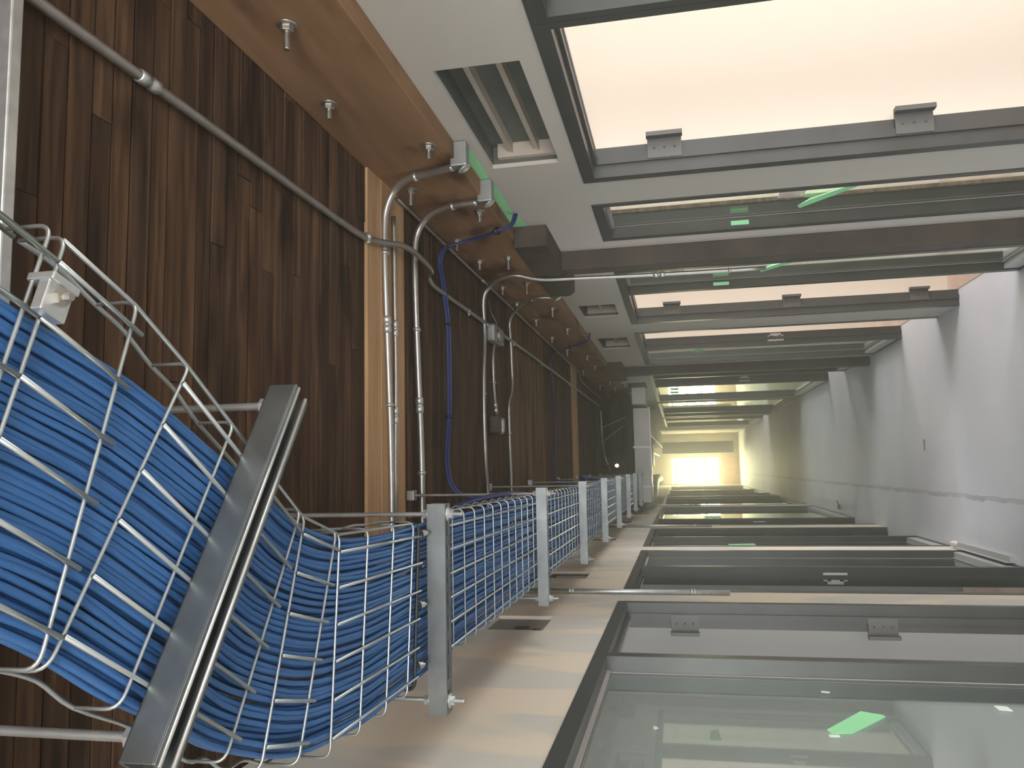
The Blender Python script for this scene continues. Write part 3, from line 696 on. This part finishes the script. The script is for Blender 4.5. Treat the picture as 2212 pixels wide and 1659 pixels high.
# green tape strip along the beam edge
tp = MB(); pts = [(2.70, 0.700, 0.731), (2.85, 0.694, 0.731), (3.03, 0.700, 0.731), (3.2, 0.690, 0.731), (3.45, 0.694, 0.731), (3.62, 0.672, 0.734), (3.70, 0.668, 0.734)]
for a, b in zip(pts, pts[1:]): tp.add([(XR - 0.0008, a[0], a[1]), (XR - 0.0008, b[0], b[1]), (XR - 0.0008, b[0], b[2]), (XR - 0.0008, a[0], a[2])], [(0, 1, 2, 3)])
tag(tp.build('masking_tape', M['tape']), 'green masking tape strip along the wall right under the timber beam', 'tape')
# junction box, flexible drop and second box
jb = empty('junction_box', (0.80, 4.60, ZD - 0.06)); tag(jb, 'open round-cornered junction box on the deck with loose wires', 'electrical box')
MB().box(0.745, 0.850, 4.475, 4.735, ZD - 0.058, ZD - 0.002).build('box', M['galv_dull'], jb, 0.012)
MB().lathe([(0.045, 0), (0.047, 0.004), (0.040, 0.012)], (0.795, 4.60, ZD - 0.058), (0, 0, -1), 18).build('ring', M['galv_dull'], jb)
MB().tube(smooth([(0.80, 4.52, ZD - 0.06), (0.84, 4.46, ZD - 0.075), (0.90, 4.44, ZD - 0.05), (0.98, 4.45, ZD - 0.03)], 5), 0.002, 6).build('loose_wire', M['conduit'], jb)
MB().tube(smooth([(0.83, 4.50, ZD - 0.065), (0.81, 4.58, ZD - 0.085), (0.79, 4.66, ZD - 0.075), (0.77, 4.70, ZD - 0.06)], 5), 0.0025, 6).build('loose_wire', M['conduit'], jb)
conduit('flexible_conduit', [(0.745, 4.60, ZC), (0.70, 4.575, ZC), (0.637, 4.565, ZC), (0.55, 4.57, ZC), (0.476, 4.58, ZC), (0.40, 4.60, ZC), (0.325, 4.63, ZC)], 0.0095, 'short flexible conduit between the two boxes on the deck', straps=(3,), couplings=(5,))
sb = empty('switch_box', (0.26, 4.63, ZD - 0.05)); tag(sb, 'dark box with an oval cover at the end of the flexible conduit', 'electrical box')
MB().box(0.215, 0.318, 4.52, 4.64, ZD - 0.055, ZD - 0.002).build('box', M['steelcol'], sb, 0.01)
MB().box(0.210, 0.312, 4.655, 4.70, ZD - 0.065, ZD - 0.004).build('oval_cover', M['galv_dull'], sb, 0.018)

# small blue cable branches tied across the deck
def branch(name, pts, n, r, label, ties):
    root = empty(name, pts[0]); tag(root, label, 'cable bundle')
    rr = random.Random(len(label))
    offs = [(0, 0), (0.009, 0.002), (-0.008, 0.003), (0.003, -0.008)][:n]
    for k, (dx, dz) in enumerate(offs):
        P = [Vector(p) + Vector((dx * 0.5, dx, dz)) + Vector(((rr.random() - .5), (rr.random() - .5), 0)) * 0.006 for p in pts]
        MB().tube(smooth(P, 5), r, 6).build('strand', M['cable_dark'], root)
    for i in ties:
        a = Vector(pts[i]); d = (Vector(pts[i + 1]) - a).normalized()
        MB().lathe([(0.019, -0.006), (0.019, 0.006)], a, d, 12).build('tie', M['black'], root)
branch('cable_branch', [(XR - 0.004, 3.50, 0.688), (1.10, 3.46, 0.70), (1.072, 3.44, 0.76), (1.068, 3.50, 0.84), (1.066, 3.53, 0.93), (1.03, 3.50, 1.02), (0.96, 3.49, 1.045), (0.88, 3.55, 1.05), (0.69, 3.61, 1.045), (0.47, 3.62, 1.045), (0.25, 3.61, 1.045), (0.04, 3.55, 1.04), (-0.10, 3.53, 0.98), (-0.14, 3.60, 0.75), (-0.2, 3.9, 0.60)],
       4, 0.0055, 'nearest bundle of dark blue cables tied across the deck and down through the wall', (2, 5, 8, 10))
branch('cable_branch', [(XR - 0.004, 6.86, 0.71), (1.10, 6.84, 0.72), (1.07, 6.86, 0.80), (1.066, 6.95, 0.90), (1.05, 6.95, 1.00), (0.94, 6.82, 1.045), (0.77, 6.85, 1.045), (0.456, 6.97, 1.045), (0.21, 6.92, 1.045), (-0.08, 6.80, 1.03), (-0.14, 6.8, 0.8), (-0.2, 7.0, 0.60)],
       3, 0.006, 'second dark blue cable bundle crossing the deck farther along', (3, 7))
branch('cable_branch', [(XR - 0.004, 11.3, 0.72), (1.07, 11.2, 0.80), (1.06, 10.9, 0.95), (0.98, 10.6, 1.04), (0.775, 10.3, 1.045), (0.30, 10.47, 1.045), (-0.10, 10.2, 1.03), (-0.2, 10.3, 0.62)],
       2, 0.007, 'farthest dark cable bundle crossing the deck before the duct', (4,))
# dark bundle lying loose on the hangers behind the tray edge
branch('cable_branch', [(-0.15, 1.95, 0.60), (-0.12, 2.2, 0.64), (-0.10, 2.6, 0.66), (-0.10, 3.1, 0.66), (-0.12, 3.6, 0.66), (-0.15, 4.0, 0.62)], 4, 0.009, 'loose dark blue bundle rising behind the tray rim between the first two struts', ())
branch('cable_branch', [(-0.16, 5.4, 0.60), (-0.10, 5.8, 0.66), (-0.07, 6.2, 0.74), (-0.09, 6.8, 0.72), (-0.14, 7.2, 0.62)], 4, 0.013, 'loose dark bundle arching over the tray rim at the fourth strut', ())

# vertical conduits on the left wall
def wall_pipe(y, z0, z1, label, r=0.013):
    root = empty('wall_conduit', (XL + r, y, z0)); tag(root, label, 'conduit')
    MB().tube([(XL + r + 0.002, y, z0), (XL + r + 0.002, y, z1)], r, 12).build('pipe', M['galv'], root)
    for zc in (z0 + 0.19, z1 - 0.42):
        MB().lathe([(r * 1.25, -0.014), (r * 1.25, -0.003), (r * 1.05, -0.002), (r * 1.05, 0.002), (r * 1.25, 0.003), (r * 1.25, 0.014)], (XL + r + 0.002, y, zc), (0, 0, 1), 12).build('coupling', M['galv'], root)
wall_pipe(4.47, -0.235, 1.03, 'bright conduit ending partway down the cream strip between the two nearest left frames')
wall_pipe(9.36, -0.33, 1.03, 'conduit ending partway down the left wall, second of its kind', 0.014)
wall_pipe(14.2, -0.33, 1.03, 'farthest vertical conduit on the left wall', 0.016)

# ------------------------------------------------------------------ tapes, labels and stickers
def patch(name, X, quad, m, label, cat, curl=0.0, thick=0.0012):
    """quad: (y, z) points on the plane x = X; pointing back to the corridor by `curl` at the last two points"""
    s = 1 if X < 0 else -1; n = len(quad)
    c = [0.0] * n
    for k in range(n // 2, n): c[k] = curl
    V = [(X + s * c[i], p[0], p[1]) for i, p in enumerate(quad)] + [(X + s * (c[i] + thick), p[0], p[1]) for i, p in enumerate(quad)]
    b = MB().add(V, [tuple(range(n - 1, -1, -1)), tuple(range(n, 2 * n))] + [(k, (k + 1) % n, n + (k + 1) % n, n + k) for k in range(n)])
    o = b.build(name, m)
    if label: tag(o, label, cat)
    return o
GL = XL - 0.0522; GR = XR + 0.0522
patch('masking_tape', GL, [(2.41, -0.378), (2.44, -0.370), (2.63, -0.497), (2.60, -0.552), (2.585, -0.556), (2.42, -0.432)], M['tape'], 'bright green tape stuck askew on the nearest left glass pane', 'tape')
patch('sticker', GL, [(2.83, -0.420), (2.84, -0.420), (2.835, -0.445), (2.825, -0.445)], M['white'], 'small pale sticker on the nearest left glass, above the green tape', 'sticker')
patch('sticker', GL, [(2.70, -0.895), (2.74, -0.895), (2.735, -0.930), (2.69, -0.930)], M['white'], 'small pale sticker low on the nearest left glass', 'sticker')
patch('sticker', GL, [(2.385, -0.368), (2.40, -0.368), (2.40, -0.395), (2.385, -0.395)], M['white'], 'tiny white sticker touching the bright green tape', 'sticker')
patch('sticker', GL, [(2.38, 0.100), (2.40, 0.104), (2.41, 0.096), (2.39, 0.088)], M['paper'], 'tiny tan leaf-shaped scrap on the nearest left glass', 'sticker')
# right side: sidelight next to the first door and the one after the near column
def label_card(y, z, wy, hz, X, label):
    r = empty('paper_label', (X, y, z)); tag(r, label, 'label')
    MB().box(X - 0.0012, X, y - wy / 2, y + wy / 2, z - hz / 2, z + hz / 2).build('card', M['paper'], r)
    m = MB(); m.box(X - 0.0018, X - 0.0013, y + wy * 0.26, y + wy * 0.32, z - hz * 0.32, z + hz * 0.40); m.box(X - 0.0018, X - 0.0013, y - wy * 0.02, y + wy * 0.02, z - hz * 0.1, z + hz * 0.34)
    m.build('print', M['ink'], r)
patch('masking_tape', GR, [(3.62, -0.83), (3.655, -0.85), (3.80, -0.64), (3.835, -0.60), (3.80, -0.585), (3.72, -0.63)], M['tape'], 'green tape curling on the narrow glass before the near dark column', 'tape', 0.03)
label_card(3.71, -0.55, 0.085, 0.115, GR - 0.001, 'white paper label on the narrow glass before the near dark column')
def jamb_tape(y, d0, d1, z0, z1, label):
    b = MB().box(XR + d0, XR + d1, y - 0.0018, y - 0.0004, z0, z1); tag(b.build('masking_tape', M['tape']), label, 'tape')
jamb_tape(4.00, 0.012, 0.034, -0.385, -0.300, 'small green tape tab on the far jamb of the narrow glass before the column')
jamb_tape(5.35, 0.012, 0.034, -0.370, -0.270, 'small green tape tab on the jamb just past the near dark column')
patch('sticker', GR, [(3.535, -0.070), (3.555, -0.085), (3.535, -0.105), (3.515, -0.088)], M['red'], 'little dark red sticker on the narrow glass before the column', 'sticker')
patch('sticker', GR, [(3.545, -0.46), (3.565, -0.475), (3.545, -0.50), (3.525, -0.48)], M['hinge'], 'little grey sticker on the narrow glass before the column', 'sticker')
patch('masking_tape', GR, [(4.86, -0.80), (4.90, -0.82), (5.05, -0.60), (5.09, -0.545), (5.03, -0.535), (4.95, -0.59)], M['tape'], 'green tape curling on the glass just past the near dark column', 'tape', 0.03)
label_card(5.03, -0.04, 0.11, 0.085, GR - 0.001, 'tilted paper label high on the glass just past the near dark column')
for (y, z0, z1, d) in ((8.62, -0.30, -0.18, 0.02), (12.9, -0.05, 0.10, 0.0), (13.5, -0.05, 0.10, 0.0)):
    patch('masking_tape', GR, [(y - 0.16, z0), (y - 0.16, z1), (y + 0.12, z1 - 0.02), (y + 0.2, z0 + 0.02)], M['tape'],
          {8.62: 'green tape on the glass panel before the far dark column', 12.9: 'wedge of green tape on the glass past the far dark column, nearer of two', 13.5: 'wedge of green tape on the glass past the far dark column, farther of two'}[y], 'tape')
patch('masking_tape', GR, [(12.3, -0.50), (12.45, -0.50), (12.1, -0.95), (12.0, -0.95)], M['tape'], 'long thin green tape streak on the glass past the far column', 'tape')
patch('masking_tape', XL - 0.0522, [(12.2, -0.55), (12.2, -0.33), (11.7, -0.33), (11.7, -0.55)], M['tape'], 'faint green tape rectangle on a far left glass pane', 'tape')
patch('masking_tape', XL - 0.0522, [(7.9, -0.42), (7.8, -0.42), (7.7, -0.66), (7.95, -0.66)], M['tape'], 'small green tape scrap on the third left unit', 'tape')

# odds and ends left on the floor along the left wall
tag(MB().box(-0.668, -0.625, 5.85, 6.85, ZF, ZF + 0.030).box(-0.668, -0.664, 5.85, 6.85, ZF + 0.030, ZF + 0.055).build('metal_stud_offcut', M['sill']), 'pale metal stud offcut lying on the floor against the second left frame', 'metal offcut')
tag(MB().lathe([(0.008, -0.09), (0.018, -0.06), (0.024, 0.0), (0.015, 0.05), (0.004, 0.08)], (-0.645, 6.95, ZF + 0.022), (0, 1, 0.1), 9).build('crumpled_rag', M['paper']), 'crumpled pinkish rag on the floor between the second and third left units', 'rag')
tag(MB().box(-0.62, -0.56, 11.6, 11.66, ZF, ZF + 0.03).tube([(-0.6, 11.6, ZF + 0.01), (-0.5, 11.5, ZF + 0.06)], 0.008, 6).build('wood_scrap', M['raw']), 'small wood scrap sticking up from the floor beside the far left frames', 'scrap')
tag(MB().box(0.10, 0.19, 7.6, 7.64, ZF, ZF + 0.004).build('wood_chip', M['raw']), 'tiny dark chip lying on the pale floor', 'scrap')

# ------------------------------------------------------------------ ducts and services at the far end
d = empty('sheet_metal_duct', (0.2, 12.0, 0.40)); tag(d, 'big rectangular sheet metal duct crossing the corridor under the deck', 'duct')
MB().box(-0.52, 0.88, 12.0, 12.7, 0.405, 0.645).build('duct_body', M['duct'], d, 0.01)
m = MB()
for x in (-0.30, 0.28): m.box(x, x + 0.03, 11.985, 12.715, 0.395, 0.655)
m.build('flange', M['galv'], d)
MB().box(-0.12, 0.88, 11.99, 12.0, 0.392, 0.412).build('edge_highlight', M['galv'], d)  # brighter strip standing in for the highlight on the duct's bottom edge
tag(MB().box(0.90, XR - 0.005, 11.7, 12.3, 0.43, 0.64).build('fan_box', M['duct'], None, 0.01), 'grey metal box on the right wall beside the crossing duct', 'box')
i1 = MB().tube([(1.06, 11.75, 0.72), (0.6, 11.75, 0.72), (0.0, 11.75, 0.73), (-0.5, 11.75, 0.74)], 0.062, 16); tag(i1.build('insulated_pipe', M['insul']), 'fat black insulated pipe crossing the corridor above the duct', 'pipe')
tag(MB().box(-0.60, 0.95, 11.9, 13.4, 0.66, 0.99).build('insulated_duct', M['insul'], None, 0.03), 'black insulated duct close under the deck above the metal duct', 'duct')
ld = empty('long_duct', (0.75, 13.6, 0.46)); tag(ld, 'long sheet metal duct running away beneath the far deck', 'duct')
MB().box(0.55, 0.95, 13.6, 24.0, 0.46, 0.78).build('duct_body', M['duct'], ld, 0.01)
for y in (14.2, 17.0, 20.0, 23.0): MB().box(0.545, 0.955, y, y + 0.03, 0.455, 0.46).box(0.545, 0.55, y, y + 0.03, 0.46, ZD).box(0.95, 0.955, y, y + 0.03, 0.46, ZD).build('hanger_strap', M['galv_dull'], ld)
tag(MB().tube(smooth([(-0.50, 12.75, 0.60), (-0.52, 13.1, 0.55), (-0.50, 13.6, 0.50), (-0.40, 14.4, 0.50), (-0.30, 16.0, 0.52), (-0.30, 20.0, 0.52)], 5), 0.13, 20).build('round_duct', M['duct']), 'curved round duct beyond the crossing duct on the left side', 'duct')
tag(MB().box(0.02, 0.50, 17.0, 17.8, 0.52, 0.80).build('ceiling_unit', M['duct'], None, 0.01), 'pale ceiling unit hanging far down the corridor', 'air unit')
tag(MB().tube([(0.35, 14.0, 0.62), (0.35, 26.0, 0.62)], 0.03, 10).build('far_pipe', M['galv']), 'straight pipe running far along under the deck', 'pipe')
lp = empty('bare_lamp', (0.03, 11.6, 0.90)); tag(lp, 'tiny glowing bare bulb in front of the black insulated duct', 'lamp')
MB().tube([(0.03, 11.65, ZD), (0.03, 11.62, 0.90)], 0.006, 6).build('cord', M['black'], lp)
MB().lathe([(0.010, -0.025), (0.022, -0.010), (0.026, 0.005), (0.018, 0.022), (0.004, 0.028)], (0.03, 11.62, 0.875), (0, 0, -1), 12).build('bulb', M['lamp'], lp)
e = MB(); e.box(-0.60, -0.46, 11.1, 11.25, 0.50, 0.62); tag(e.build('black_bracket', M['black']), 'black bracket at the end of the last strut beside the left wall', 'bracket')
e = MB(); e.box(-0.682, -0.655, 12.3, 12.7, 0.36, 0.47); tag(e.build('wall_sensor', M['galv_dull']), 'small grey sensor box on the left wall near the round duct', 'sensor')
# diagonal brace wires near the insulated duct
for k, (p, q, lb) in enumerate((((0.55, 11.3, ZD), (0.72, 11.6, 0.72), 'short diagonal brace wire beside the black pipe'), ((0.35, 11.4, ZD), (0.62, 11.7, 0.74), 'second diagonal brace wire beside the black pipe'))):
    tag(MB().tube([p, q], 0.005, 6).build('brace_wire', M['galv']), lb, 'wire')

# raw stud edge behind the narrow glass unit
MB().box(XR + 0.118, XR + 0.136, 3.985, 4.03, ZF, 0.30).build('trim_3', M['raw'])['kind'] = 'structure'

# ------------------------------------------------------------------ haze volume added to imitate lens veil and window glow
hz = bpy.data.materials.new('veil_haze'); hz.use_nodes = True
N = hz.node_tree.nodes; N.remove(N['Principled BSDF'])
vs = N.new('ShaderNodeVolumeScatter'); vs.inputs['Color'].default_value = (1, 0.97, 0.9, 1); vs.inputs['Density'].default_value = 0.042; vs.inputs['Anisotropy'].default_value = 0.65
hz.node_tree.links.new(vs.outputs[0], N['Material Output'].inputs['Volume'])
o = MB().box(XL + 0.012, XR - 0.11, Y0 + 0.02, Y1 - 0.12, ZF + 0.001, ZD - 0.02).build('added_haze', hz); o['kind'] = 'stuff'
